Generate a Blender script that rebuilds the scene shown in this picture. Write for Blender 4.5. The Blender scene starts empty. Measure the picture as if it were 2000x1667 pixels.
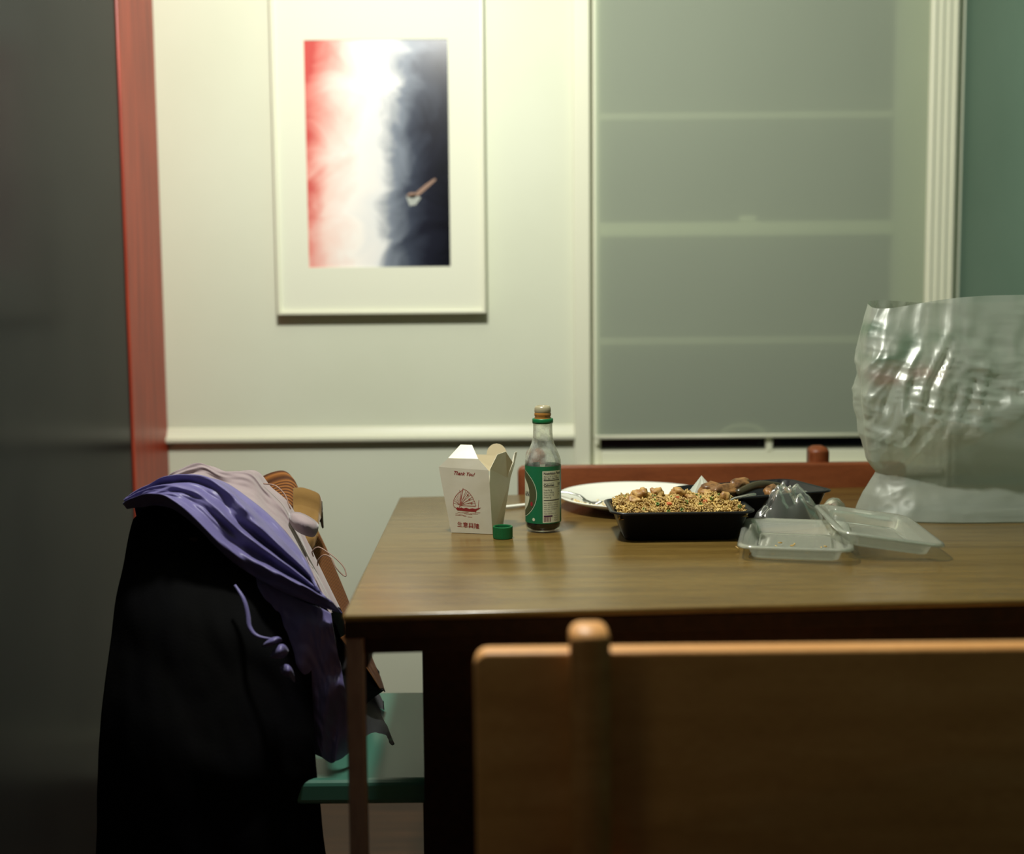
import bpy, bmesh, math, random
from mathutils import Vector, Matrix, noise
random.seed(7); noise.seed_set(3)
S = bpy.context.scene
COL = S.collection
PI = math.pi

# ------------------------------------------------------------------ camera
CAM_H = 1.10; FPX = 2430.0; CXP, CYP = 1000.0, 798.0
PITCH = math.radians(5.5); ROLL = math.radians(0.5)
cd = bpy.data.cameras.new('camera'); cam = bpy.data.objects.new('camera', cd); COL.objects.link(cam)
S.camera = cam
cd.sensor_fit = 'HORIZONTAL'; cd.sensor_width = 41.143; cd.lens = 50.0
cd.shift_y = -35.5/2000.0; cd.clip_start = 0.02
cR = Vector((1,0,0)); cU = Vector((0, math.sin(PITCH), math.cos(PITCH))); cF = Vector((0, math.cos(PITCH), -math.sin(PITCH)))
r2 = cR*math.cos(ROLL) - cU*math.sin(ROLL); u2 = cR*math.sin(ROLL) + cU*math.cos(ROLL)
cam.matrix_world = Matrix(((r2.x,u2.x,-cF.x,0),(r2.y,u2.y,-cF.y,0),(r2.z,u2.z,-cF.z,CAM_H),(0,0,0,1)))
cd.dof.use_dof = True; cd.dof.focus_distance = 1.82; cd.dof.aperture_fstop = 2.4

# ------------------------------------------------------------------ light
w = bpy.data.worlds.new('world'); S.world = w; w.use_nodes = True
w.node_tree.nodes['Background'].inputs[0].default_value = (0.42, 0.52, 1.0, 1)
w.node_tree.nodes['Background'].inputs[1].default_value = 0.014
def point(name, loc, power, color, radius):
    l = bpy.data.lights.new(name, 'POINT'); l.energy = power; l.color = color; l.shadow_soft_size = radius
    o = bpy.data.objects.new(name, l); COL.objects.link(o); o.location = loc; return o
point('ceiling_lamp', (-0.20, 1.50, 2.00), 86, (1.0, 1.0, 0.93), 0.05)
S.view_settings.view_transform = 'Standard'; S.view_settings.look = 'None'
S.view_settings.exposure = 0.0; S.view_settings.gamma = 1.0; S.view_settings.use_curve_mapping = False

# ------------------------------------------------------------------ helpers
def ray(px, py):
    return cF + r2*((px-CXP)/FPX) - u2*((py-CYP)/FPX)
EYE = Vector((0,0,CAM_H))
def az(px, py, z):
    d = ray(px, py); return EYE + d*((z-CAM_H)/d.z)
def ay(px, py, Y):
    d = ray(px, py); return EYE + d*(Y/d.y)

def srgb(r, g, b):
    f = lambda c: (c/255/12.92) if c/255 <= .04045 else ((c/255+.055)/1.055)**2.4
    return (f(r), f(g), f(b), 1)
MATS = {}
def mat(name, color, rough=.5, metal=0, spec=.5, **kw):
    m = bpy.data.materials.new(name); m.use_nodes = True
    b = m.node_tree.nodes['Principled BSDF']
    b.inputs['Base Color'].default_value = color; b.inputs['Roughness'].default_value = rough
    b.inputs['Metallic'].default_value = metal; b.inputs['Specular IOR Level'].default_value = spec
    for k, v in kw.items(): b.inputs[k.replace('_', ' ')].default_value = v
    MATS[name] = m; return m
def N(m, t, **kw):
    n = m.node_tree.nodes.new(t)
    for k, v in kw.items(): setattr(n, k, v)
    return n
def L(m, a, b): m.node_tree.links.new(a, b)
def bsdf(m): return m.node_tree.nodes['Principled BSDF']
def noisy(m, c1, c2, scale=(5,5,5), nscale=4, detail=6, bump=0, bscale=40, bdist=.002, lo=.35, hi=.65, coord='Object', rough=None):
    tc = N(m, 'ShaderNodeTexCoord'); mp = N(m, 'ShaderNodeMapping'); mp.inputs['Scale'].default_value = scale
    L(m, tc.outputs[coord], mp.inputs[0])
    nz = N(m, 'ShaderNodeTexNoise'); nz.inputs['Scale'].default_value = nscale; nz.inputs['Detail'].default_value = detail
    L(m, mp.outputs[0], nz.inputs[0])
    cr = N(m, 'ShaderNodeValToRGB'); cr.color_ramp.elements[0].position = lo; cr.color_ramp.elements[1].position = hi
    cr.color_ramp.elements[0].color = c1; cr.color_ramp.elements[1].color = c2
    L(m, nz.outputs[0], cr.inputs[0]); L(m, cr.outputs[0], bsdf(m).inputs['Base Color'])
    if bump:
        n2 = N(m, 'ShaderNodeTexNoise'); n2.inputs['Scale'].default_value = bscale; n2.inputs['Detail'].default_value = 4
        L(m, mp.outputs[0], n2.inputs[0])
        bp = N(m, 'ShaderNodeBump'); bp.inputs['Strength'].default_value = bump; bp.inputs['Distance'].default_value = bdist
        L(m, n2.outputs[0], bp.inputs['Height']); L(m, bp.outputs[0], bsdf(m).inputs['Normal'])
    return m

def link(name, me, m=None, parent=None, smooth=False, matrix=None):
    o = bpy.data.objects.new(name, me); COL.objects.link(o)
    if m is not None and not me.materials: me.materials.append(m)
    if smooth:
        for p in me.polygons: p.use_smooth = True
    if parent: o.parent = parent
    if matrix is not None: o.matrix_local = matrix
    return o
def obj(name, bm, m, parent=None, smooth=False, matrix=None):
    me = bpy.data.meshes.new(name); bm.normal_update(); bm.to_mesh(me); bm.free()
    return link(name, me, m, parent, smooth, matrix)
def raw(name, vs, fs, m, parent=None, smooth=False, matrix=None):
    me = bpy.data.meshes.new(name); me.from_pydata([tuple(v) for v in vs], [], fs); me.update()
    return link(name, me, m, parent, smooth, matrix)
def tag(o, label, cat, group=None, kind=None):
    o['label'] = label
    if cat: o['category'] = cat
    if group: o['group'] = group
    if kind: o['kind'] = kind
    return o
def thing(name, label, cat, loc=(0,0,0), rz=0, group=None):
    o = bpy.data.objects.new(name, None); COL.objects.link(o); o.location = loc; o.rotation_euler = (0,0,rz)
    o.empty_display_size = .02
    return tag(o, label, cat, group)
def bx(bm, x0, x1, y0, y1, z0, z1, bev=0, seg=2):
    r = bmesh.ops.create_cube(bm, size=1)
    for v in r['verts']:
        v.co = Vector(((x0+x1)/2+v.co.x*(x1-x0), (y0+y1)/2+v.co.y*(y1-y0), (z0+z1)/2+v.co.z*(z1-z0)))
    if bev:
        es = list({e for v in r['verts'] for e in v.link_edges})
        bmesh.ops.bevel(bm, geom=es, offset=bev, segments=seg, affect='EDGES', profile=.5)
def box(name, a, m, parent=None, bev=0, seg=2, smooth=False):
    bm = bmesh.new(); bx(bm, *a, bev=bev, seg=seg); return obj(name, bm, m, parent, smooth)
def struct(o): o['kind'] = 'structure'; return o
def lathe(prof, n=48, closed=False):
    vs = []; fs = []
    for r, z in prof:
        for i in range(n):
            a = 2*PI*i/n; vs.append((r*math.cos(a), r*math.sin(a), z))
    for j in range(len(prof)-1):
        for i in range(n):
            k = (i+1) % n
            fs.append((j*n+i, j*n+k, (j+1)*n+k, (j+1)*n+i))
    if closed:
        fs.append(tuple(range(n-1, -1, -1))); b = (len(prof)-1)*n; fs.append(tuple(range(b, b+n)))
    return vs, fs
def tube(pts, r, n=8, taper=None):
    pts = [Vector(p) for p in pts]; vs = []; fs = []
    for i, p in enumerate(pts):
        t = (pts[min(i+1, len(pts)-1)] - pts[max(i-1, 0)]).normalized()
        a = t.cross(Vector((0,0,1)));
        if a.length < .05: a = t.cross(Vector((0,1,0)))
        a.normalize(); b = t.cross(a)
        rr = r*(taper[i] if taper else 1)
        for k in range(n):
            q = 2*PI*k/n; vs.append(p + a*rr*math.cos(q) + b*rr*math.sin(q))
    for i in range(len(pts)-1):
        for k in range(n):
            m_ = (k+1) % n; fs.append((i*n+k, i*n+m_, (i+1)*n+m_, (i+1)*n+k))
    fs.append(tuple(range(n))[::-1]); fs.append(tuple(range((len(pts)-1)*n, len(pts)*n)))
    return vs, fs
def cat(ctrl, t):
    n = len(ctrl)-1; x = max(0, min(.99999, t))*n; i = int(x); f = x-i
    p1 = ctrl[i]; p2 = ctrl[i+1]
    p0 = ctrl[i-1] if i > 0 else p1*2-p2
    p3 = ctrl[i+2] if i+2 <= n else p2*2-p1
    return .5*((2*p1)+(p2-p0)*f+(2*p0-5*p1+4*p2-p3)*f*f+(3*p1-p0-3*p2+p3)*f**3)
def smoothpath(pts, n=40):
    c = [Vector(p) for p in pts]; return [cat(c, i/(n-1)) for i in range(n)]
def fbm(p, o=4, h=.9):
    return noise.fractal(p, h, 2.1, o)

# ------------------------------------------------------------------ materials
wallm = noisy(mat('wall_paint', srgb(215,216,190), .55, spec=.3), srgb(214,217,194), srgb(219,222,200), (1,1,1), 3, bump=.15, bscale=220, bdist=.001)
trimm = mat('trim_paint', srgb(226,226,202), .35, spec=.4)
greym = noisy(mat('grey_green_paint', srgb(120,138,118), .6, spec=.3), srgb(84,108,92), srgb(92,116,100), (1,1,1), 2)
ceilm = mat('ceiling_paint', srgb(150,150,138), .9, spec=.1)
floorm = noisy(mat('floor_boards', srgb(60,38,24), .4), srgb(46,28,17), srgb(72,46,28), (1,12,1), 3)
darkdoor = noisy(mat('black_lacquer', (.008,.009,.010,1), .22, spec=.06), (.006,.007,.008,1), (.011,.012,.012,1), (1,1,1), 4)
leakred = noisy(mat('leak_red_casing', srgb(150,48,30), .38, spec=.3), srgb(134,42,24), srgb(166,60,36), (14,14,1), 4)  # red of the film light leak put into the casing colour
def wood(name, c1, c2, c3, scale, rough, spec=.5, bump=.1):
    m = mat(name, c2, rough, spec=spec)
    tc = N(m, 'ShaderNodeTexCoord'); mp = N(m, 'ShaderNodeMapping'); mp.inputs['Scale'].default_value = scale
    L(m, tc.outputs['Object'], mp.inputs[0])
    n1 = N(m, 'ShaderNodeTexNoise'); n1.inputs['Scale'].default_value = 3.2; n1.inputs['Detail'].default_value = 8; n1.inputs['Distortion'].default_value = .5
    L(m, mp.outputs[0], n1.inputs[0])
    mp2 = N(m, 'ShaderNodeMapping'); mp2.inputs['Scale'].default_value = tuple(s*4.5 for s in scale); L(m, tc.outputs['Object'], mp2.inputs[0])
    n2 = N(m, 'ShaderNodeTexNoise'); n2.inputs['Scale'].default_value = 9; n2.inputs['Detail'].default_value = 4; L(m, mp2.outputs[0], n2.inputs[0])
    mx = N(m, 'ShaderNodeMath', operation='MULTIPLY_ADD'); mx.inputs[1].default_value = .45; L(m, n2.outputs[0], mx.inputs[0])
    m2 = N(m, 'ShaderNodeMath', operation='MULTIPLY'); m2.inputs[1].default_value = .62; L(m, n1.outputs[0], m2.inputs[0]); L(m, m2.outputs[0], mx.inputs[2])
    cr = N(m, 'ShaderNodeValToRGB'); e = cr.color_ramp.elements; e[0].position = .36; e[0].color = c1; e[1].position = .7; e[1].color = c3
    k = e.new(.53); k.color = c2
    L(m, mx.outputs[0], cr.inputs[0]); L(m, cr.outputs[0], bsdf(m).inputs['Base Color'])
    bp = N(m, 'ShaderNodeBump'); bp.inputs['Strength'].default_value = bump; bp.inputs['Distance'].default_value = .0006
    L(m, n2.outputs[0], bp.inputs['Height']); L(m, bp.outputs[0], bsdf(m).inputs['Normal'])
    return m
tablem = wood('table_veneer', srgb(82,62,28), srgb(101,79,38), srgb(116,93,47), (1.2,14,14), .24, .5)
tbasem = wood('table_base_wood', srgb(26,15,9), srgb(38,22,13), srgb(48,29,18), (2,2,2), .5, .2)
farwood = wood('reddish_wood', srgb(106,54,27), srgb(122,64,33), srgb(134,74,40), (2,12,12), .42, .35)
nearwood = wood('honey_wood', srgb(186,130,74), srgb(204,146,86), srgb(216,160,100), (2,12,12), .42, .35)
paperm = noisy(mat('pail_board', srgb(225,220,198), .45, spec=.35), srgb(220,215,192), srgb(230,226,206), (1,1,1), 20, bump=.2, bscale=60, bdist=.001)
bsdf(paperm).inputs['Subsurface Weight'].default_value = 0
redink = mat('red_ink', srgb(150,40,38), .6)
redink2 = mat('thin_red_ink', srgb(168,92,80), .6)
greencap = mat('green_plastic', srgb(14,98,52), .38)
darkin = mat('cap_liner', srgb(20,30,26), .3)
greenlab = mat('green_label', srgb(18,104,64), .45)
whitelab = mat('cream_label', srgb(205,205,176), .5)
blackink = mat('black_ink', srgb(35,32,40), .6)
olivelab = mat('olive_label', srgb(72,74,44), .5)
redlab = mat('label_red', srgb(150,30,40), .5)
soy = mat('soy_sauce', (.004,.002,.002,1), .1, spec=.5)
platem = mat('white_glaze', srgb(236,236,222), .12, spec=.6)
blackpl = mat('black_plastic', (.006,.006,.008,1), .28, spec=.35)
steel = mat('steel', (.55,.55,.52,1), .22, 1)
ricem = noisy(mat('fried_rice_grain', srgb(190,155,92), .45), srgb(134,98,40), srgb(214,182,108), (1,1,1), 90, 2)
ricew = noisy(mat('pale_rice', srgb(225,205,150), .5), srgb(214,180,110), srgb(236,226,190), (1,1,1), 120, 2)
chickm = noisy(mat('cooked_chicken', srgb(190,130,70), .5), srgb(140,94,44), srgb(206,170,104), (1,1,1), 60, 4, bump=.6, bscale=150, bdist=.002)
scalm = mat('scallion', srgb(84,120,46), .4)
carrotm = mat('carrot', srgb(196,104,62), .4)
ribm = noisy(mat('roast_meat', srgb(92,62,38), .35), srgb(84,54,30), srgb(176,128,76), (1,1,1), 55, 4, bump=.6, bscale=140, bdist=.002)
napm = mat('napkin_paper', srgb(222,226,210), .8, spec=.1)
def plastic(name, tint, transp, gloss_r=.12, diff=(.75,.78,.7,1), gl=.3, fk=1.0):
    m = bpy.data.materials.new(name); m.use_nodes = True; nt = m.node_tree; nt.nodes.clear()
    out = nt.nodes.new('ShaderNodeOutputMaterial')
    tr = nt.nodes.new('ShaderNodeBsdfTransparent'); tr.inputs[0].default_value = tint
    df = nt.nodes.new('ShaderNodeBsdfDiffuse'); df.inputs[0].default_value = diff
    tl = nt.nodes.new('ShaderNodeBsdfTranslucent'); tl.inputs[0].default_value = diff
    gs = nt.nodes.new('ShaderNodeBsdfGlossy'); gs.inputs['Roughness'].default_value = gloss_r; gs.inputs[0].default_value = (.95,.95,.9,1)
    a = nt.nodes.new('ShaderNodeMixShader'); a.inputs[0].default_value = .4; nt.links.new(df.outputs[0], a.inputs[1]); nt.links.new(tl.outputs[0], a.inputs[2])
    b = nt.nodes.new('ShaderNodeMixShader'); b.inputs[0].default_value = transp; nt.links.new(a.outputs[0], b.inputs[1]); nt.links.new(tr.outputs[0], b.inputs[2])
    fr = nt.nodes.new('ShaderNodeFresnel'); fr.inputs[0].default_value = 1.45
    ad = nt.nodes.new('ShaderNodeMath'); ad.operation = 'MULTIPLY_ADD'; ad.inputs[1].default_value = fk; ad.inputs[2].default_value = gl*.1; nt.links.new(fr.outputs[0], ad.inputs[0])
    c = nt.nodes.new('ShaderNodeMixShader'); nt.links.new(ad.outputs[0], c.inputs[0]); nt.links.new(b.outputs[0], c.inputs[1]); nt.links.new(gs.outputs[0], c.inputs[2])
    nt.links.new(c.outputs[0], out.inputs[0]); return m, a, b
clearpl, _, _ = plastic('clear_lid_plastic', (.97,.98,.95,1), .80, .12, fk=.7)
wrappl, _, _ = plastic('clear_wrap', (.97,.98,.96,1), .84, .16, fk=.5)
glassm, _, _ = plastic('bottle_glass', (.95,.97,.92,1), .965, .03, gl=.3, fk=.5)
gm_nt = glassm.node_tree; _mx = [n for n in gm_nt.nodes if n.type == 'MIX_SHADER'][1]
_tc = N(glassm, 'ShaderNodeTexCoord'); _sp = N(glassm, 'ShaderNodeSeparateXYZ'); L(glassm, _tc.outputs['Object'], _sp.inputs[0])
_nz = N(glassm, 'ShaderNodeTexNoise'); _nz.inputs['Scale'].default_value = 90; _nz.inputs['Detail'].default_value = 4; L(glassm, _tc.outputs['Object'], _nz.inputs[0])
_r1 = N(glassm, 'ShaderNodeMapRange'); _r1.inputs[1].default_value = .094; _r1.inputs[2].default_value = .104; L(glassm, _sp.outputs[2], _r1.inputs[0])
_r2 = N(glassm, 'ShaderNodeMapRange'); _r2.inputs[1].default_value = .35; _r2.inputs[2].default_value = .65; _r2.inputs[3].default_value = .12; _r2.inputs[4].default_value = .46; L(glassm, _nz.outputs[0], _r2.inputs[0])
_m1 = N(glassm, 'ShaderNodeMath', operation='MULTIPLY'); L(glassm, _r1.outputs[0], _m1.inputs[0]); L(glassm, _r2.outputs[0], _m1.inputs[1])
_m2 = N(glassm, 'ShaderNodeMath', operation='SUBTRACT'); _m2.inputs[0].default_value = .985; L(glassm, _m1.outputs[0], _m2.inputs[1]); L(glassm, _m2.outputs[0], _mx.inputs[0])
sheer, _, _ = plastic('sheer_blind_fabric', (.90,.92,.86,1), .22, .7, diff=srgb(196,206,184), gl=0, fk=.3)
nightglass = mat('night_window_glass', (.003,.004,.008,1), .05, spec=.4)

# ------------------------------------------------------------------ the room
YW = 2.75; XL = -0.765; XR = 0.985
bm = bmesh.new()                                      # back wall with the window opening
WX0, WX1, WZ0, WZ1 = .172, .912, .70, 1.98
bx(bm, XL-.05, WX0, YW, YW+.12, 0, 2.45); bx(bm, WX1, XR+.05, YW, YW+.12, 0, 2.45)
bx(bm, WX0, WX1, YW, YW+.12, 0, WZ0); bx(bm, WX0, WX1, YW, YW+.12, WZ1, 2.45)
struct(obj('wall_back', bm, wallm))
struct(box('floor', (-3.0, 3.0, -2.6, YW, -.05, 0), floorm))
struct(box('ceiling', (XL-.05, XR+.05, -.2, YW, 2.45, 2.5), ceilm))
struct(box('wall_right', (XR, XR+.05, .3, YW, 0, 2.45), greym))
# left side: back corner casing, black lacquered door, wall above
struct(box('wall_left', (XL-.06, XL-.012, .3, YW, 0, 2.45), wallm))
tr = bpy.data.objects.new('trim_1', None); COL.objects.link(tr); struct(tr)
box('casing_board', (XL-.012, XL, 2.50, YW, 0, 2.45), leakred, tr, bev=.003)
d1 = bpy.data.objects.new('door_1', None); COL.objects.link(d1); struct(d1)
box('door_leaf', (XL-.012, XL-.004, .62, 2.498, .01, 2.40), darkdoor, d1)
v, f = lathe([(0,0),(.012,.004),(.016,.012),(.012,.05),(.026,.056),(.028,.068),(.02,.078),(0,.08)], 24)
raw('door_knob', v, f, steel, d1, True, Matrix.Translation((XL-.004, .72, 1.0)) @ Matrix.Rotation(PI/2, 4, 'Y'))
# chair rail
def profile_x(prof, x0, x1):                           # prof: (dy toward room, z)
    vs = [(x0, YW-a, z) for a, z in prof] + [(x1, YW-a, z) for a, z in prof]; n = len(prof)
    fs = [(i, i+1, n+i+1, n+i) for i in range(n-1)] + [tuple(range(n))[::-1], tuple(range(n, 2*n)), (0, n, 2*n-1, n-1)]
    return vs, fs
v, f = profile_x([(0,.768),(.021,.768),(.0225,.771),(.0225,.777),(.014,.781),(.010,.787),(.0065,.793),(.005,.797),(0,.799)], XL, .137)
o = raw('trim_2', v, f, trimm); struct(o); o['label'] = 'white chair rail moulding on the back wall'
struct(box('baseboard_back', (XL, WX0, YW-.014, YW, 0, .10), trimm, bev=.003))
# window
win = bpy.data.objects.new('window_1', None); COL.objects.link(win); struct(win)
def casing(x0, x1, flutes=0):
    bm = bmesh.new(); bx(bm, x0, x1, YW-.016, YW, .0 if not flutes else .0, 2.05, bev=.003)
    for i in range(flutes):
        a = x0+.007+i*(x1-x0-.014)/(flutes-1); bx(bm, a-.0028, a+.0028, YW-.0185, YW-.012, .0, 2.05, bev=.0012)
    return bm
obj('window_casing', casing(.137, .1735), trimm, win)
obj('window_casing', casing(.908, .968, 4), trimm, win)
box('window_head', (.137, .968, YW-.02, YW, 1.98, 2.06), trimm, win, bev=.003)
box('window_sill', (.15, .95, YW-.03, YW+.10, .685, .705), trimm, win, bev=.003)
def wb(n, a, m=trimm, **k): return box(n, a, m, win, bev=.0025, **k)
Y0, Y1 = YW+.016, YW+.055
wb('window_frame', (WX0, .1975, Y0, Y1+.02, WZ0, WZ1)); wb('window_frame', (.842, WX1, Y0, Y1+.02, WZ0, WZ1))
wb('bottom_rail', (.1975, .842, Y0-.012, Y1, .705, .738)); 
wb('meeting_rail', (.1975, .842, Y0-.01, Y1, 1.212, 1.243)); wb('muntin', (.1975, .842, Y0, Y1, .974, .990)); wb('muntin', (.1975, .842, Y0+.01, Y1, 1.466, 1.482))
wb('top_rail', (.1975, .842, Y0, Y1, 1.93, 1.98))
box('window_latch', (.50, .54, Y0-.013, Y0-.004, 1.243, 1.256), trimm, win, bev=.004)
for a, b in ((.70,.974),(.99,1.212),(1.243,1.466),(1.482,1.95)):
    box('pane', (.1975, .842, Y1-.012, Y1-.008, a, b), nightglass, win)
v, f = tube([(.515+.045*math.cos(t), Y0-.009, .775+.020*math.sin(t)) for t in [PI*i/14 for i in range(15)]], .004, 8)
raw('window_handle', v, f, trimm, win, True)
box('window_stop', (.566, .580, Y0-.014, Y0, .735, .765), trimm, win, bev=.002)
# sheer roller blind with its hem bar
bl = thing('window_blind', 'sheer grey-green blind hanging over the dark window', 'blind', (.55, YW-.004, 1.97))
n = 40; vs = []; fs = []
for j in range(2):
    for i in range(n+1):
        for k in range(n+1):
            x = -.364 + .724*i/n; z = -.005-1.192*k/n
            y = .0012*math.sin(9*x+3*z)+.0016*fbm(Vector((x*3, z*2, 1))) + j*.0006
            vs.append((x, y, z))
q = (n+1)**2
for j in range(1):
    for i in range(n):
        for k in range(n):
            a = j*q+i*(n+1)+k; fs.append((a, a+1, a+n+2, a+n+1))
raw('blind_fabric', vs[:q], fs, sheer, bl, True)
v, f = tube([(-.369, -.004, -1.199), (.366, -.004, -1.199)], .0042, 12); raw('hem_bar', v, f, trimm, bl, True)
v, f = tube([(-.36, -.002, 0), (.36, -.002, 0)], .014, 16); raw('blind_roller', v, f, trimm, bl, True)
box('roller_bracket', (-.366, -.36, -.02, .004, -.016, .016), trimm, bl); box('roller_bracket', (.36, .366, -.02, .004, -.016, .016), trimm, bl)

# framed picture
pf = thing('framed_picture', 'framed print with wide white mat hanging on back wall', 'picture', (-.282, YW, 1.048))
fw, fh = .2275, .70
bm = bmesh.new(); t = .007
bx(bm, -fw, fw, -.032, -.001, 0, t, .0015); bx(bm, -fw, fw, -.032, -.001, fh-t, fh, .0015)
bx(bm, -fw, -fw+t, -.032, -.001, t, fh-t, .0015); bx(bm, fw-t, fw, -.032, -.001, t, fh-t, .0015)
obj('frame', bm, trimm, pf)
PX0, PX1, PZ0, PZ1 = -.157, .151, .102, .585
bm = bmesh.new()
bx(bm, -fw+t, fw-t, -.024, -.022, t, PZ0); bx(bm, -fw+t, fw-t, -.024, -.022, PZ1, fh-t)
bx(bm, -fw+t, PX0, -.024, -.022, PZ0, PZ1); bx(bm, PX1, fw-t, -.024, -.022, PZ0, PZ1)
obj('mat_board', bm, mat('mat_board', srgb(228,229,208), .7, spec=.2), pf)
pm = mat('print_and_leak_glow', (0,0,0,1), .25, spec=.3)
tc = N(pm, 'ShaderNodeTexCoord'); sx = N(pm, 'ShaderNodeSeparateXYZ'); L(pm, tc.outputs['Object'], sx.inputs[0])
nz = N(pm, 'ShaderNodeTexNoise'); nz.inputs['Scale'].default_value = 9; nz.inputs['Detail'].default_value = 7; nz.inputs['Distortion'].default_value = 1.2; L(pm, tc.outputs['Object'], nz.inputs[0])
ad = N(pm, 'ShaderNodeMath', operation='MULTIPLY_ADD'); ad.inputs[1].default_value = .13; L(pm, nz.outputs[0], ad.inputs[0]); L(pm, sx.outputs[0], ad.inputs[2])
zc = N(pm, 'ShaderNodeMath', operation='MULTIPLY_ADD'); zc.inputs[1].default_value = -.10; L(pm, sx.outputs[2], zc.inputs[0]); L(pm, ad.outputs[0], zc.inputs[2])
mr = N(pm, 'ShaderNodeMapRange'); mr.inputs[1].default_value = -.13; mr.inputs[2].default_value = .20; L(pm, zc.outputs[0], mr.inputs[0])
cr = N(pm, 'ShaderNodeValToRGB'); e = cr.color_ramp.elements  # ramp's pink and white paint a film light leak's glow over the dark print
e[0].position = .0; e[0].color = srgb(205,84,78); e[1].position = 1; e[1].color = srgb(12,13,20)
for p, c in ((.08,(232,150,138)),(.18,(246,214,202)),(.34,(250,244,236)),(.50,(232,232,230)),(.60,(130,138,150)),(.72,(60,66,80)),(.84,(28,30,42))):
    k = e.new(p); k.color = srgb(*c)
L(pm, mr.outputs[0], cr.inputs[0]); L(pm, cr.outputs[0], bsdf(pm).inputs['Base Color'])
box('print', (PX0, PX1, -.0222, -.0215, PZ0, PZ1), pm, pf)
# pale beak-like stroke and faint ring on the print
P = lambda px, py: ay(px, py, YW-.0235) - Vector((-.282, YW, 1.048))
def inkpoly(name, pts, m, parent=pf, y=-.0228):
    vs = [(p.x, y, p.z) for p in (P(*q) for q in pts)]; return raw(name, vs, [tuple(range(len(vs)))], m, parent)
inkpoly('printed_stroke', [(793,383),(806,388),(820,380),(838,364),(852,351),(849,348),(830,361),(812,376),(800,376)], mat('print_beige', srgb(150,118,98), .4))
inkpoly('printed_stroke', [(793,383),(800,402),(812,400),(822,386),(812,380)], mat('print_pale', srgb(168,172,164), .4))

# ------------------------------------------------------------------ table
TZ = .74
FL = Vector((-.1917, 1.360)); FR = Vector((.930, 1.423)); BL = Vector((-.1983, 2.1505)); BR = Vector((.922, 2.237))
tb = thing('dining_table', 'brown wood-veneer dining table with dark base under takeout dinner', 'table', (.36, 1.79, 0))
T0 = Vector((.36, 1.79, 0))
def tq(s, t): 
    a = FL.lerp(FR, s); b = BL.lerp(BR, s); p = a.lerp(b, t); return p
def slab(c, z0, z1, bev):
    bm = bmesh.new(); vs = [bm.verts.new((p.x, p.y, z)) for z in (z0, z1) for p in c]
    bm.faces.new(vs[0:4][::-1]); bm.faces.new(vs[4:8])
    for i in range(4): bm.faces.new((vs[i], vs[(i+1)%4], vs[4+(i+1)%4], vs[4+i]))
    bmesh.ops.bevel(bm, geom=list(bm.edges), offset=bev, segments=4, affect='EDGES', profile=.5)
    for v_ in bm.verts: v_.co -= T0
    return bm
o = obj('tabletop', slab([FL, FR, BR, BL], .7305, .74, .0042), tablem, tb, True)
obj('edge_shade_band', slab([FL.lerp(BR,.0015), FR.lerp(BL,.0015), BR.lerp(FL,.0015), BL.lerp(FR,.0015)], .712, .7305, .001), tbasem, tb)  # added dark band, paints the shade on the unlit table edge
def tslab(name, s0, s1, t0, t1, z0, z1, bev=.002, m=tbasem):
    return obj(name, slab([tq(s0,t0), tq(s1,t0), tq(s1,t1), tq(s0,t1)], z0, z1, bev), m, tb)
tslab('apron', .004, .996, .26, .29, .648, .716); tslab('apron', .03, .97, .72, .75, .648, .716)
tslab('apron', .006, .022, .04, .75, .668, .713); tslab('apron', .006, .994, .020, .040, .690, .713)
tslab('apron', .95, .97, .29, .72, .650, .716)
legm = wood('slim_leg_wood', srgb(96,76,66), srgb(112,90,80), srgb(124,102,90), (3,3,1), .5)
tslab('slim_leg', .002, .020, .004, .030, 0, .716, .002, legm)
tslab('slim_leg', .980, .998, .004, .030, 0, .716, .002, legm)
tslab('base_leg', .066, .150, .27, .30, 0, .66); tslab('base_leg', .85, .934, .27, .30, 0, .66)
tslab('base_leg', .10, .18, .70, .73, 0, .66); tslab('base_leg', .85, .934, .70, .73, 0, .66)
tslab('stretcher', .08, .92, .49, .53, .10, .16)
tslab('base_panel', .15, .85, .46, .49, .12, .66)

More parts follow.
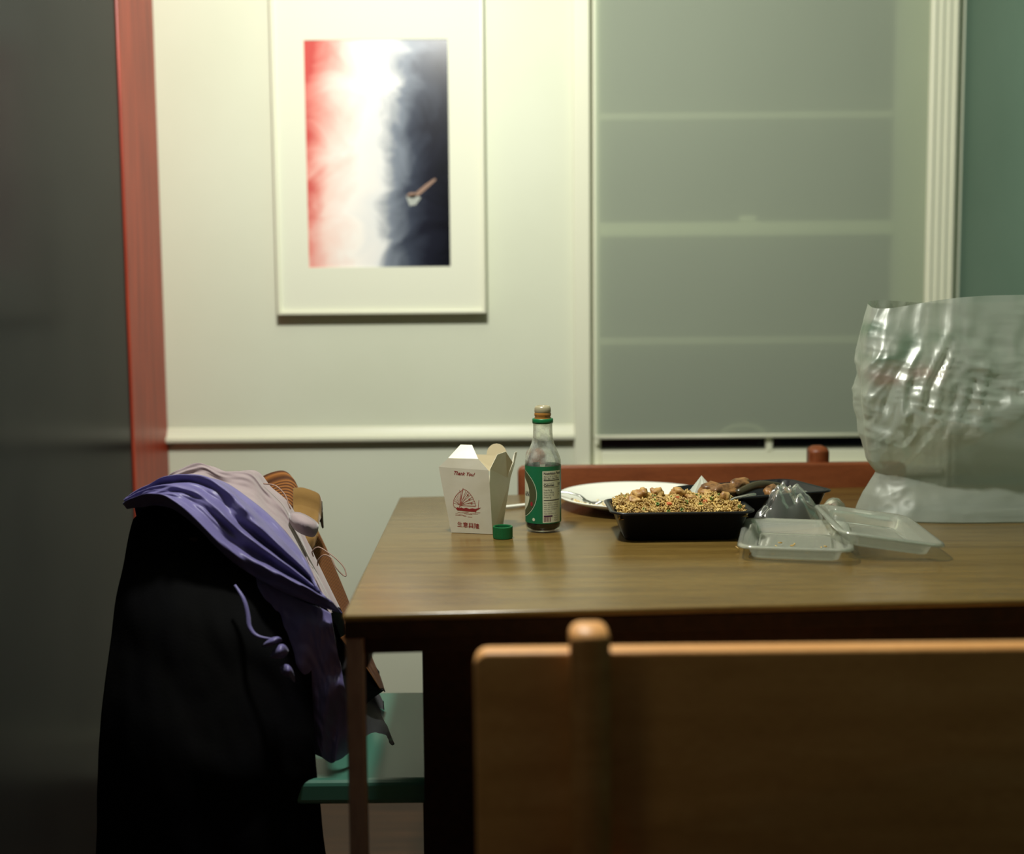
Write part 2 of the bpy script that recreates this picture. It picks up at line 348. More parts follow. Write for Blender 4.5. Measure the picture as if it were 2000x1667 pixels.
# ------------------------------------------------------------------ wooden chairs with slab backs
def slab_chair(name, label, rail_l, rail_r, posts, Yr, Zt, slope, wd, toward, slabh, group):
    # Yr: y of the rail's camera-side face at rail_l; toward=+1 seat lies at larger y
    root = thing(name, label, 'chair', (rail_l, Yr, 0), slope, group)
    W = rail_r - rail_l
    th = .024
    y0, y1 = (0, th)
    bm = bmesh.new(); bx(bm, 0, W, y0, y1, Zt-slabh, Zt)
    ends = [e_ for e_ in bm.edges if abs(e_.verts[0].co.x-e_.verts[1].co.x) < 1e-6 and abs(e_.verts[0].co.z-e_.verts[1].co.z) < 1e-6]
    bmesh.ops.bevel(bm, geom=ends, offset=.012, segments=4, affect='EDGES', profile=.5)
    bmesh.ops.bevel(bm, geom=[e_ for e_ in bm.edges if e_.calc_face_angle(0) > .9], offset=.004, segments=3, affect='EDGES', profile=.5)
    obj('backrest', bm, wd, root, True)
    pw = .0345; pd = .034
    py0, py1 = (-pd+.008, .008) if toward > 0 else (th-.008, th+pd-.008)
    for x in posts:
        lx = x - rail_l
        bm = bmesh.new(); bx(bm, lx-pw/2, lx+pw/2, py0, py1, 0, Zt+.029)
        top = [e_ for e_ in bm.edges if min(e_.verts[0].co.z, e_.verts[1].co.z) > Zt]
        bmesh.ops.bevel(bm, geom=top, offset=.014, segments=5, affect='EDGES', profile=.5)
        bmesh.ops.bevel(bm, geom=[e_ for e_ in bm.edges if abs(e_.verts[0].co.z-e_.verts[1].co.z) > .3], offset=.003, segments=2, affect='EDGES')
        obj('back_post', bm, wd, root, True)
    sd = .38*toward; sy = th if toward > 0 else 0
    ys = sorted((sy-.02*toward, sy+sd))
    x0, x1 = posts[0]-rail_l, posts[-1]-rail_l
    box('seat', (x0-.02, x1+.02, ys[0], ys[1], .43, .45), wd, root, bev=.005)
    yl = sy+sd-.03*toward
    for x in (x0, x1): box('leg', (x-.016, x+.016, yl-.016, yl+.016, 0, .43), wd, root, bev=.003)
    ya = sorted((sy, yl)); box('seat_rail', (x0, x0+.02, ya[0], ya[1], .37, .43), wd, root); box('seat_rail', (x1-.02, x1, ya[0], ya[1], .37, .43), wd, root)
    return root
slab_chair('dining_chair', 'wooden chair in the foreground with honey-lit slab backrest and round-topped post, back to us', -.0355, .86, [.066, .75], 1.075, .7800, math.radians(.3), nearwood, 1, .20, None)
slab_chair('dining_chair', 'reddish wooden chair behind the far side of the table, slab backrest and two post tops', .0095, .72, [.044, .565], 2.235, .7790, math.radians(1.2), farwood, -1, .17, None)

# ------------------------------------------------------------------ takeout pail
PB = az(962, 1043, TZ)
pail = thing('takeout_pail', 'white paper takeout pail with red boat print and Thank You!, flaps open', 'takeout box', (PB.x, PB.y, TZ+.0005), math.radians(-13))
# local frame: origin at the front right bottom corner, x to the right, y away
w0, d0 = .0632, .066
Bv = [Vector((-w0,0,0)), Vector((0,0,0)), Vector((0,d0,0)), Vector((-w0,d0,0))]
Mv = [Vector((-w0-.0125,-.006,.078)), Vector((-.002,-.007,.078)), Vector((.012,d0+.004,.075)), Vector((-w0-.010,d0+.006,.078))]
Tv = [Vector((-w0-.0155,-.0075,.099)), Vector((-.003,-.0085,.096)), Vector((.016,d0+.004,.098)), Vector((-w0-.012,d0+.004,.099))]
def sheet(name, polys, m, parent, th=.0004, smooth=False):
    vs = []; fs = []
    for p in polys:
        b = len(vs); vs += p; fs.append(tuple(range(b, b+len(p))))
    o = raw(name, vs, fs, m, parent, smooth)
    bm = bmesh.new(); bm.from_mesh(o.data); bmesh.ops.remove_doubles(bm, verts=bm.verts, dist=1e-5); bm.to_mesh(o.data); bm.free()
    md = o.modifiers.new('thickness', 'SOLIDIFY'); md.thickness = th; md.offset = 0
    return o
polys = [Bv]
def bil(A0, A1, C0, C1, nu_, nv_):
    g_ = lambda i, k: A0.lerp(A1, i/nu_).lerp(C0.lerp(C1, i/nu_), k/nv_)
    return [[g_(i, k), g_(i+1, k), g_(i+1, k+1), g_(i, k+1)] for i in range(nu_) for k in range(nv_)]
polys += bil(Bv[0], Bv[1], Mv[0], Mv[1], 16, 16) + bil(Mv[0], Mv[1], Tv[0], Tv[1], 16, 4)
polys.append([Bv[3],Bv[0],Mv[0],Mv[3]]); polys.append([Mv[3],Mv[0],Tv[0],Tv[3]])
polys.append([Bv[2],Bv[3],Mv[3],Mv[2]])
polys.append([Bv[1],Bv[2],Mv[2],Mv[1]])
sheet('pail_body', polys, paperm, pail)
def lp(o, q): return q
A = Tv[0]; B_ = Tv[1]
f1 = Vector((-w0-.001,-.0075,.1125)); f2 = Vector((-.0185,-.008,.1125))
g1 = Vector((-.050,.010,.1305)); g2 = Vector((-.032,.009,.1305))
sheet('front_flap', [[A, B_, f2, f1], [f1, f2, g2, g1]], paperm, pail)
# right flap bent outwards and down at the crease
r0 = Mv[1]; r1 = Mv[2]
sheet('side_flap', [[r0+Vector((.000,0,0)), r1.lerp(r0,.18), Vector((.020,.048,.101)), Vector((.014,.030,.119)), Vector((.006,.010,.117)), Vector((-.002,-.003,.097))]], paperm, pail)
# back flap, upright with a rounded tab, and the far corner piece
tab = [Tv[3], Mv[2]+Vector((-.006,0,0)), Tv[2]+Vector((-.012,.002,.008))]
cx_, cz_ = -.010, .108
tab += [Vector((cx_+.016*math.cos(a), d0+.006, cz_+.0175*math.sin(a))) for a in [PI*i/10 for i in range(11)]]
tab += [Vector((-w0+.01, d0+.006, .108))]
creamm = mat('pail_inner_board', srgb(222,206,170), .5)
sheet('back_flap', [tab], creamm, pail)
sheet('corner_flap', [[Mv[2], Mv[2].lerp(r0,.18), Vector((.021,.049,.100)), Vector((.021,.058,.114)), Vector((.0225,d0+.004,.114)), Vector((.0175,d0+.004,.092))]], paperm, pail)
# left flap lying inwards
sheet('side_flap', [[Tv[3], Tv[0], Vector((-w0+.012,.02,.094)), Vector((-w0+.012,.045,.094))]], paperm, pail)

def text_verts(s, size=1, shear=0, bold=0, align='CENTER'):
    c = bpy.data.curves.new('t', 'FONT'); c.body = s; c.size = size; c.shear = shear; c.offset = bold; c.align_x = align
    c.resolution_u = 3; c.fill_mode = 'FRONT'
    o = bpy.data.objects.new('t', c); COL.objects.link(o)
    bpy.context.view_layer.update()
    dg = bpy.context.evaluated_depsgraph_get(); me = o.evaluated_get(dg).to_mesh()
    vs = [v_.co.copy() for v_ in me.vertices]; fs = [tuple(p.vertices) for p in me.polygons]
    o.evaluated_get(dg).to_mesh_clear(); bpy.data.objects.remove(o); bpy.data.curves.remove(c)
    return vs, fs
# mapping onto the lower front face of the pail: u across 0..1, v up 0..1
def face_uv(u, v_, lift=.0008):
    p = Bv[0].lerp(Bv[1], u); q = Mv[0].lerp(Mv[1], u); r = p.lerp(q, v_)
    if v_ > 1: r = Mv[0].lerp(Mv[1], u).lerp(Tv[0].lerp(Tv[1], u), (v_-1)*.078/.021)
    return r + Vector((0,-lift,0))
def ppx(px, py):     # pixel on the pail front to u,v
    vv = (1040.5-py)/103.5; l = 878-vv*17; r_ = 961-vv*2.5
    return ((px-l)/(r_-l), vv)
def inktext(name, s, px, py, size_px, shear=0, bold=0, m=redink, rot=0, sx=1):
    vs, fs = text_verts(s, size_px, shear, bold)
    out = [face_uv(*ppx(px+a.x*sx, py-a.y+rot*a.x), .00034) for a in vs]
    return raw(name, out, fs, m, pail)
inktext('printed_writing', 'Thank You!', 907, 923.5, 10.8, .42, .22, sx=.84, rot=.03)
inktext('printed_writing', '\u751f\u610f\u8208\u9686', 913, 1028.5, 11.2, 0, .12, m=redink, rot=.07)
# junk ship print
lines = []
def ln(a, b, w_=.5): lines.append((a, b, w_))
mast = (896,990)
arc = [(884,985),(885,975),(889,967),(895,960),(901,956)]
for a, b in zip(arc, arc[1:]): ln(a, b, .55)
arc2 = [(901,956),(905,952),(911,954),(917,959),(923,967),(927,976),(930,985)]
for a, b in zip(arc2, arc2[1:]): ln(a, b, .55)
for p in arc[1:]+arc2[1:]: ln((898,985), p, .38)
for p in ((929,980),(925,971),(920,963),(914,956)): ln((898,982), p, .3)
for p in ((884,980),(887,971),(892,963)): ln((896,984), p, .3)
ln((905,950),(896,990),.6); ln((898,954),(899,988),.5); ln((899,985),(929,986),.5); ln((884,985),(887,990),.5)
ln((936,973),(934,990),.5)
for i in range(16):
    x = random.uniform(886,928); y = random.uniform(998,1008); ln((x,y),(min(938,x+random.uniform(5,12)), y+random.uniform(-.4,.8)), .32)
vs = []; fs = []
for a, b, w_ in lines:
    dx, dy = b[0]-a[0], b[1]-a[1]; l = math.hypot(dx, dy); nx, ny = -dy/l*w_, dx/l*w_
    k = len(vs); vs += [face_uv(*ppx(x, y), .00030) for x, y in ((a[0]+nx,a[1]+ny),(b[0]+nx,b[1]+ny),(b[0]-nx,b[1]-ny),(a[0]-nx,a[1]-ny))]; fs.append((k,k+1,k+2,k+3))
raw('printed_sails', vs, fs, redink2, pail)
hull = [(887,988),(890,990),(893,988.5),(896,990.5),(900,989),(905,991),(910,989),(916,991.5),(922,990),(928,991),(932,990),(940,987.5),(936,991),(931,994),(929,997),(912,996.5),(892,995)]
raw('printed_hull', [face_uv(*ppx(*p), .00034) for p in hull], [tuple(range(len(hull)))], redink, pail)
for c_ in ((914,963.5),(917,972),(921,980)):
    st = [(c_[0]+2.6*(1 if i%2==0 else .55)*math.cos(PI*i/6), c_[1]+2.6*(1 if i%2==0 else .55)*math.sin(PI*i/6)) for i in range(12)]
    raw('printed_flower', [face_uv(*ppx(*p), .00038) for p in st], [tuple(range(12))], redink2, pail)

# ------------------------------------------------------------------ soy sauce bottle
bp_ = az(1062, 1041, TZ); bot = thing('sauce_bottle', 'open clear glass soy sauce bottle with green label beside the takeout pail', 'bottle', (bp_.x, bp_.y+.024, TZ+.0005))
RB = .0268
prof = [(.0,.001),(.020,.001),(.0245,.002),(.0262,.006),(RB,.012),(RB,.100),(.0265,.106),(.0245,.113),(.0205,.122),(.0168,.131),(.0150,.139),(.0145,.146),(.0143,.156),(.0143,.163),(.0130,.165)]
inner = [(r-.0016 if r > .002 else 0, z+.003) for r, z in prof[::-1]]
v, f = lathe(prof + [(.0125,.167)] , 56); raw('glass_body', v, f, glassm, bot, True)
sm = mat('sauce_stain', srgb(120,82,40), .3)
v, f = lathe([(0,.003),(.0200,.003),(.0246,.006),(.0250,.012),(.0250,.0955),(0,.0955)], 48); raw('soy_sauce', v, f, soy, bot, True)
ringm = mat('amber_glass', srgb(150,104,48), .12, spec=.6)
v, f = lathe([(.0118,.1655),(.0125,.1672),(.0125,.1690),(.0115,.1705),(.0126,.1725),(.0126,.1750),(.0118,.1770)], 40)
raw('screw_thread', v, f, ringm, bot, True)
v, f = lathe([(.0118,.1765),(.0124,.1785),(.0121,.1835),(.0104,.1865),(.0082,.187),(.0072,.184),(.0072,.172)], 40)
raw('pour_insert', v, f, mat('cloudy_plastic', srgb(150,142,112), .3, Alpha=1), bot, True)
v, f = lathe([(.0128,.1603),(.0152,.1608),(.0156,.163),(.0156,.1668),(.0148,.1680),(.0128,.1680)], 40)
raw('tamper_ring', v, f, greencap, bot, True)
def wrap(name, quads_or, m, lift=.0004):
    vs, fs = quads_or
    out = []
    for p in vs:
        a = p.x/RB; rr = RB+lift; out.append((rr*math.sin(a), -rr*math.cos(a), p.y))
    return raw(name, out, fs, m, bot, False)
def grid(x0, x1, z0, z1, n=24):
    vs = [Vector((x0+(x1-x0)*i/n, z, 0)) for z in (z0, z1) for i in range(n+1)]
    return vs, [(i, i+1, n+2+i, n+1+i) for i in range(n)]
wrap('label', grid(-.080, .080, .0140, .0990, 80), greenlab, .00015)
wrap('nutrition_panel', grid(-.0015, .0300, .0155, .0925, 20), whitelab, .00028)
def ell(cx, cz, rx, rz, n=64): return [Vector((cx+rx*math.cos(2*PI*i/n), cz+rz*math.sin(2*PI*i/n), 0)) for i in range(n)]
def ellg(name, cx, cz, rx, rz, m, lift, rx0=0, rz0=0):
    n = 64; rings = 8; vs = []; fs = []
    for j in range(rings+1):
        t_ = j/rings; vs += ell(cx, cz, rx0+(rx-rx0)*t_, rz0+(rz-rz0)*t_, n)
    for j in range(rings):
        for i in range(n):
            k = (i+1) % n; fs.append((j*n+i, j*n+k, (j+1)*n+k, (j+1)*n+i))
    return wrap(name, (vs, fs), m, lift)
EX = -.0445
ellg('label_oval', EX, .057, .0345, .036, whitelab, .00040, .0338, .0352)
ellg('label_oval', EX, .057, .0330, .034, olivelab, .00030, .020, .026)
ellg('label_oval', EX, .056, .0215, .0255, whitelab, .00036)
def lt(s, x, z, size, m=blackink, bold=0, shear=0, sx=1, align='LEFT', lift=.00046, name='printed_writing'):
    vs, fs = text_verts(s, size, shear, bold, align)
    return wrap(name, ([Vector((x+a.x*sx, z+a.y, 0)) for a in vs], fs), m, lift)
lt('AN', -.0355, .0540, .0100, bold=.0003, sx=.85)
X0 = .0002
ZM = lambda z: (z-.0245)*1.055+.0155
lt0 = lt; wr0 = wrap
def lt(s_, x, z, *a, **k): return lt0(s_, x, ZM(z), *a, **k)
XS = 1.16
lt('Nutrition Facts', X0, .0925, .0052, bold=.00012, sx=.95)
lt('About 20 servings', X0, .0890, .0030, sx=1.0); lt('Serv. Size 1 Tbsp (15mL)', X0, .0860, .0030, bold=.00005, sx=.86)
lt('Amount per serving', X0, .0800, .0022, sx=.9); lt('Calories', X0, .0762, .0048, bold=.00012); lt('10', .0235, .0765, .0058, bold=.00015)
for i, (a, b) in enumerate((('Total Fat 0g','0%'),('Sodium 920mg','40%'),('Total Carb. 1g','0%'),('Protein 1g',''))):
    lt(a, X0, .0700-i*.0034, .0029, sx=.9)
    if b: lt(b, .0245, .0700-i*.0034, .0026)
for z, h in ((.0838,.0011),(.0745,.0004),(.0558,.0011)): wrap('printed_rule', grid(X0, .0280, ZM(z), ZM(z)+h, 10), blackink, .00040)
for i, s in enumerate(('Not a significant source of','other nutrients. Ingredients:','water, salt, soybeans, sugar,','wheat flour. Refrigerate','after opening.','Shake well before use.')):
    lt(s, X0, .0520-i*.0030, .0022, sx=1.0)
wrap('barcode', grid(X0, .0135, ZM(.0330), ZM(.0350), 6), mat('purple_ink', srgb(70,30,60), .5), .00040)
for i in range(5): wrap('barcode', grid(X0+i*.0022, X0+.0012+i*.0022, ZM(.0262), ZM(.0326), 2), mat('purple_ink_%d' % i, srgb(110,50,70), .5), .00040)
for i in range(3): lt('Net 10 fl oz'[:9], .0165, .0335-i*.0032, .0022, sx=.8)
ellg('label_dot', -.0154, .0200, .0022, .0024, whitelab, .00045)
ellg('label_dot', -.0190, .0430, .0022, .0034, redlab, .00050)

# cap
cp = az(982, 1054, TZ); capo = thing('bottle_cap', 'small green plastic screw cap lying upside down beside the pail', 'cap', (cp.x, cp.y+.014, TZ+.0003))
prof = [(0,.0),(.0135,.0),(.0142,.0008),(.0144,.002),(.0144,.0165),(.0138,.0175),(.0122,.0175),(.0118,.016),(.0118,.004),(0,.004)]
nn = 96; v, f = lathe(prof, nn)
v = [Vector(p) for p in v]
for i, p in enumerate(v):
    j = i//nn
    if 3 <= j <= 4 and (i % nn) % 2: p.x *= .975; p.y *= .975
raw('cap_shell', v, f, greencap, capo)
v, f = lathe([(0,.0045),(.0112,.0045),(.0112,.010),(.0106,.010),(.0100,.0055),(0,.0055)], 32); raw('cap_liner', v, f, darkin, capo, True)

# white straw end / chopstick lying behind
a = az(960, 996, TZ)+Vector((0,0,.003)); b = az(1062, 985, TZ)+Vector((0,0,.003))
v, f = tube([a+(b-a)*i/8 for i in range(9)], .0026, 10, taper=[1]*9)
tag(raw('plastic_straw', v, f, platem, None, True), 'thin white plastic straw lying on the table between pail and bottle', 'straw')

# ------------------------------------------------------------------ plate
pc = az(1243, 968, TZ+.018)
plate = tag(thing('dinner_plate', '', 'plate', (pc.x, pc.y, TZ+.0005)), 'white round ceramic dinner plate with leftover grains behind the rice tray', 'plate')
RP = .1285
prof = [(0,.005),(.070,.005),(.082,.0065),(.092,.011),(.112,.0165),(.1265,.0205),(RP,.0215),(.1292,.0205),(.1285,.0185),(.112,.0125),(.092,.0065),(.080,.0030),(.074,.0005),(.068,.0005),(.066,.003),(0,.003)]
v, f = lathe(prof, 96); raw('plate_body', v, f, platem, plate, True)

ICO = []
bm = bmesh.new(); bmesh.ops.create_icosphere(bm, subdivisions=1, radius=1); bm.verts.ensure_lookup_table()
ICO = ([v_.co.copy() for v_ in bm.verts], [tuple(x.index for x in f_.verts) for f_ in bm.faces]); bm.free()
bm = bmesh.new(); bmesh.ops.create_icosphere(bm, subdivisions=3, radius=1); bm.verts.ensure_lookup_table()
ICO3 = ([v_.co.copy() for v_ in bm.verts], [tuple(x.index for x in f_.verts) for f_ in bm.faces]); bm.free()
def grains(name, pts, m, L_=.0034, R_=.0011, label='', parent=None):
    vs = []; fs = []
    for p in pts:
        k = len(vs); s = random.uniform(.8, 1.25)
        M = Matrix.Rotation(random.uniform(0, 2*PI), 3, 'Z') @ Matrix.Rotation(random.gauss(0, .6), 3, 'Y') @ Matrix.Diagonal((L_*s, R_*random.uniform(.9,1.2), R_*random.uniform(.8,1.2)))
        vs += [Vector(p)+M@c_ for c_ in ICO[0]]; fs += [tuple(k+i for i in t_) for t_ in ICO[1]]
    o = raw(name, vs, fs, m, parent, True); o['kind'] = 'stuff'
    if label: o['label'] = label
    return o
pts = []
for i in range(420):
    a = random.uniform(0, 2*PI); r = abs(random.gauss(0, .045)); 
    q = Vector((pc.x-.050+r*1.3*math.cos(a), pc.y-.050+.6*r*math.sin(a), 0))
    dr = math.hypot(q.x-pc.x, q.y-pc.y)
    if dr > .112: continue
    zz = .006 if dr < .078 else .006+(dr-.078)*.33
    q.z = TZ+zz+random.random()*.004*(1 if dr < .07 else .4); pts.append(q)
o = grains('leftover_rice', pts, ricew, .0032, .0012); tag(o, 'scattered leftover rice grains on the white dinner plate', 'rice', kind='stuff')
def chunk(name, loc, s, m, label, catg, group=None, seed=0, rough=.35):
    vs = []
    for c_ in ICO3[0]:
        d = 1+rough*fbm(c_*1.3+Vector((seed*7.1, seed*3.3, 0)), 3)+.12*fbm(c_*4+Vector((seed,0,seed)), 3)
        vs.append(Vector((c_.x*s[0], c_.y*s[1], c_.z*s[2]))*d)
    o = raw(name, vs, ICO3[1], m, None, True, Matrix.Translation(loc) @ Matrix.Rotation(random.uniform(0, PI), 4, 'Z'))
    return tag(o, label, catg, group)
def fork(name, tip, tail, label, bend=.006, flip=0):
    tip = Vector(tip); tail = Vector(tail); d = tail-tip; Ln = d.length; root = thing(name, label, 'fork', tuple(tip))
    x = d.normalized(); s = x.cross(Vector((0,0,1))).normalized(); n_ = s.cross(x)
    def strip(name_, st):
        vs = []; fs = []
        for t_, w_, h_, off, th_ in st:
            c_ = x*(t_*Ln)+n_*h_+s*off
            vs += [c_-s*w_-n_*th_, c_+s*w_-n_*th_, c_+s*w_+n_*th_, c_-s*w_+n_*th_]
        m_ = len(st)
        for i in range(m_-1):
            for k in range(4):
                a_, b_2 = i*4+k, i*4+(k+1)%4; fs.append((a_, b_2, b_2+4, a_+4))
        fs.append((3,2,1,0)); fs.append((m_*4-4, m_*4-3, m_*4-2, m_*4-1))
        return raw(name_, vs, fs, steel, root, True)
    strip('handle', [(.30,.0085,.000,0,.0008),(.34,.0055,.003,0,.001),(.40,.0030,.006,0,.0013),(.60,.0028,.007,0,.0013),(.85,.0045,.004,0,.0012),(.97,.0060,.002,0,.001),(1,.004,.002,0,.0008)])
    strip('fork_head', [(.16,.0105,-.001,0,.0008),(.22,.0115,-.002,0,.0008),(.30,.0085,0,0,.0008)])
    for k in range(4):
        of = (k-1.5)*.0062; strip('tine', [(.0,.0008,.004,of*.95,.0006),(.08,.0013,.001,of,.0007),(.16,.0017,-.001,of*1.05,.0008)])
    return root
t0 = Vector((pc.x-.060, pc.y-.040, TZ+.011)); t1 = t0+Vector((-.075,-.012,.020))
fork('dinner_fork', t0, Vector((pc.x-.150, pc.y-.010, TZ+.028)), 'steel fork resting on the left rim of the white plate')

# ------------------------------------------------------------------ black trays
def rrect(hx, hy, r, n=6):
    out = []
    for cx2, cy2, a0 in ((hx-r,hy-r,0),(-hx+r,hy-r,PI/2),(-hx+r,-hy+r,PI),(hx-r,-hy+r,1.5*PI)):
        for i in range(n+1):
            a = a0+PI/2*i/n; out.append((cx2+r*math.cos(a), cy2+r*math.sin(a)))
    return out
def tray_mesh(levels, close=True):
    vs = []; fs = []
    for hx, hy, r, z in levels:
        vs += [(x, y, z) for x, y in rrect(hx, hy, r)]
    n_ = 28
    for j in range(len(levels)-1):
        for i in range(n_):
            k = (i+1) % n_; fs.append((j*n_+i, j*n_+k, (j+1)*n_+k, (j+1)*n_+i))
    if close:
        fs.append(tuple(range(n_))[::-1] ); b_ = (len(levels)-1)*n_; fs.append(tuple(range(b_, b_+n_)))
    return vs, fs
def black_tray(label, loc, rz, hx, hy, h, group=None):
    root = thing('food_tray', label, 'food container', loc, rz, group)
    bx_, by_ = hx-.022, hy-.020
    lv = [(bx_-.004,by_-.004,.014,0),(bx_,by_,.016,.002),(bx_+.014,by_+.014,.018,h-.004),(hx-.003,hy-.003,.022,h-.003),(hx,hy,.024,h-.002),(hx,hy,.024,h),(hx-.004,hy-.004,.022,h+.0008),(bx_+.0135,by_+.0135,.018,h-.001),(bx_-.001,by_-.001,.015,.003)]
    v, f = tray_mesh(lv); raw('tray_shell', v, f, blackpl, root, True)
    return root
# front tray
fa = az(1226, 1056, TZ); fb = az(1441, 1056, TZ)
fx = (fa.x+fb.x)/2; hxF = .1035; hyF = .066
tyF = fa.y + hyF-.020
THF = .043
black_tray('black plastic takeout tray heaped with fried rice at the front of the table', (fx-.001, tyF, TZ+.0005), math.radians(1.2), hxF, hyF, THF)
# rice heap in it
def heap(x, y):     # height above table of rice surface, local coords
    e_ = max(abs(x)/.093, abs(y)/.056); 
    if e_ > 1: return None
    base = THF-.003 + .0118*(1-e_**3) + .010*fbm(Vector((x*30, y*30, 4)), 3)
    base += .006*math.exp(-((x+.045)**2+(y-.005)**2)/.0006)
    return base
n = 44; vs = []; idx = {}; fs = []
for i in range(n+1):
    for k in range(n+1):
        x = -.0925+.185*i/n; y = -.0555+.111*k/n; vs.append(Vector((fx+x, tyF+y, TZ+max(heap(x*.999, y*.999)-.002, .01))))
for i in range(n):
    for k in range(n): a = i*(n+1)+k; fs.append((a, a+n+1, a+n+2, a+1))
base_n = len(vs)
for q in range(4200):
    x = random.uniform(-.092,.092); y = random.uniform(-.0555,.0555); h = heap(x, y)
    if h is None: continue
    p = Vector((fx+x, tyF+y, TZ+h+random.uniform(-.0015,.0035)))
    k = len(vs); s = random.uniform(.8,1.25)
    M = Matrix.Rotation(random.uniform(0, 2*PI), 3, 'Z') @ Matrix.Rotation(random.gauss(0,.75), 3, 'Y') @ Matrix.Diagonal((.0034*s,.0013,.0012))
    vs += [p+M@c_ for c_ in ICO[0]]; fs += [tuple(k+i for i in t_) for t_ in ICO[1]]
tag(raw('fried_rice', vs, fs, ricem, None, True), 'golden fried rice heaped in the front black tray', 'rice', kind='stuff')
ck = [(-.052,.004,.014,.012,.010),(-.066,-.014,.010,.009,.007),(-.030,.010,.011,.009,.009),(.002,.016,.012,.008,.007),(-.058,.018,.010,.009,.009),(.066,-.005,.009,.008,.008),(.045,.012,.010,.008,.007),(.02,.005,.009,.008,.006)]
for i, (x, y, a, b, c_) in enumerate(ck):
    chunk('chicken_piece', (fx+x, tyF+y, TZ+(heap(x,y) or THF)+c_*.5), (a, b, c_), chickm, 'golden brown chicken chunk poking out of the fried rice', 'meat', 'chicken pieces in the fried rice', i, .5)
for i in range(22):
    x = random.uniform(-.08,.085); y = random.uniform(-.05,.03); h = heap(x, y)
    v, f = lathe([(.0014,0),(.0026,0),(.0026,.003),(.0014,.003),(.0014,0)], 10)
    o = raw('scallion_slice', v, f, scalm, None, True, Matrix.Translation((fx+x, tyF+y, TZ+h+.002)) @ Matrix.Rotation(random.uniform(.6,1.6), 4, 'X') @ Matrix.Rotation(random.random()*3, 4, 'Z'))
    tag(o, 'small green scallion ring scattered on the fried rice', 'vegetable', 'scallion slices in the fried rice')
for i, (x, y) in enumerate(((-.018,-.038),(-.068,.006),(.012,.012),(-.004,-.015),(.035,-.03))):
    bm = bmesh.new(); bx(bm, -.0035,.0035,-.0028,.0028,-.0022,.0022, .0008)
    o = obj('carrot_cube', bm, carrotm, None, False, Matrix.Translation((fx+x, tyF+y, TZ+heap(x,y)+.003)) @ Matrix.Rotation(.4+i, 4, 'Z') @ Matrix.Rotation(.3, 4, 'X'))
    tag(o, 'small orange carrot cube among the fried rice', 'vegetable', 'carrot cubes in the fried rice')
# serving fork stuck in the rice at the right end
fork('serving_fork', ay(1378, 1004, tyF-.012), ay(1476, 966, tyF+.004), 'steel fork stuck into the right end of the fried rice')

# back tray with roast ribs
q1 = az(1370, 949, TZ+.05); q2 = az(1627, 956, TZ+.05); q3 = az(1556, 938, TZ+.05)
RT = math.radians(20); cc = az(1630, 958, TZ+.049)
bc = Vector((cc.x - (.105*math.cos(RT)+.066*math.sin(RT)), cc.y - (.105*math.sin(RT)-.066*math.cos(RT))+.012, 0))
black_tray('black plastic takeout tray holding dark roast ribs, behind the rice tray', (bc.x, bc.y-.012, TZ+.0005), RT, .108, .068, .049)
for i, (x, y, a, b, c_, zz) in enumerate(((-.052,-.01,.030,.014,.012,.042),(-.018,.006,.028,.012,.012,.046),(.022,-.020,.034,.011,.010,.040),(-.06,.02,.022,.014,.012,.040),(.055,.0,.022,.012,.010,.028))):
    lab = ['long dark roast rib lying at the left of the back tray','lighter roast rib piled highest in the back tray','dark glossy rib with bone end at the centre of the back tray','roast meat chunk against the far left wall of the back tray','small roast meat piece in the right end of the back tray'][i]
    vs = [Vector((c2.x*a, c2.y*b, c2.z*c_))*(1+.35*fbm(c2*1.4+Vector((i*5,0,0)), 3)+.12*fbm(c2*5, 2)) for c2 in ICO3[0]]
    o = raw('roast_rib', vs, ICO3[1], ribm, None, True, Matrix.Translation((bc.x+x*.94-y*.34, bc.y+y*.94+x*.34-.012, TZ+zz+.008)) @ Matrix.Rotation(.35+.25+.3*(i%3), 4, 'Z'))
    tag(o, lab, 'meat', 'roast ribs in the back tray')
v, f = tube(smoothpath([(bc.x-.03, bc.y-.045, TZ+.047), (bc.x+.008, bc.y-.025, TZ+.057), (bc.x+.048, bc.y-.004, TZ+.050)], 12), .0065, 10)
tag(raw('rib_bone', v, f, mat('dark_glaze', srgb(58,52,34), .25), None, True), 'dark glazed bone lying across the ribs in the back tray', 'bone')

# napkin peak
n0 = ay(1371, 985, 1.915); n0.z = TZ; NH = ay(1364, 926, 1.925).z-TZ
ring = [Vector((.056*math.cos(a)*(1+.2*math.sin(3*a)), .024*math.sin(a), .0008)) for a in [2*PI*i/14 for i in range(14)]]
vs = [n0+Vector((-.001,0,NH))]; fs = []
for j in range(1, 6):
    t_ = j/5
    for i, p in enumerate(ring):
        k = .78 + .22*((i % 2)*2-1)*(.9 if j < 5 else .2)
        q = Vector((-.001,0,NH)).lerp(p, t_**.62); q.x = (q.x)*k; q.y *= k; vs.append(n0+q)
m_ = len(ring)
for i in range(m_): fs.append((0, 1+i, 1+(i+1)%m_))
for j in range(4):
    for i in range(m_): a = 1+j*m_+i; b = 1+j*m_+(i+1)%m_; fs.append((a, a+m_, b+m_, b))
o = raw('paper_napkin', vs, fs, napm, None); tag(o, 'crumpled white napkin corner standing up between plate and back tray', 'napkin')
o.modifiers.new('thickness', 'SOLIDIFY').thickness = .0005

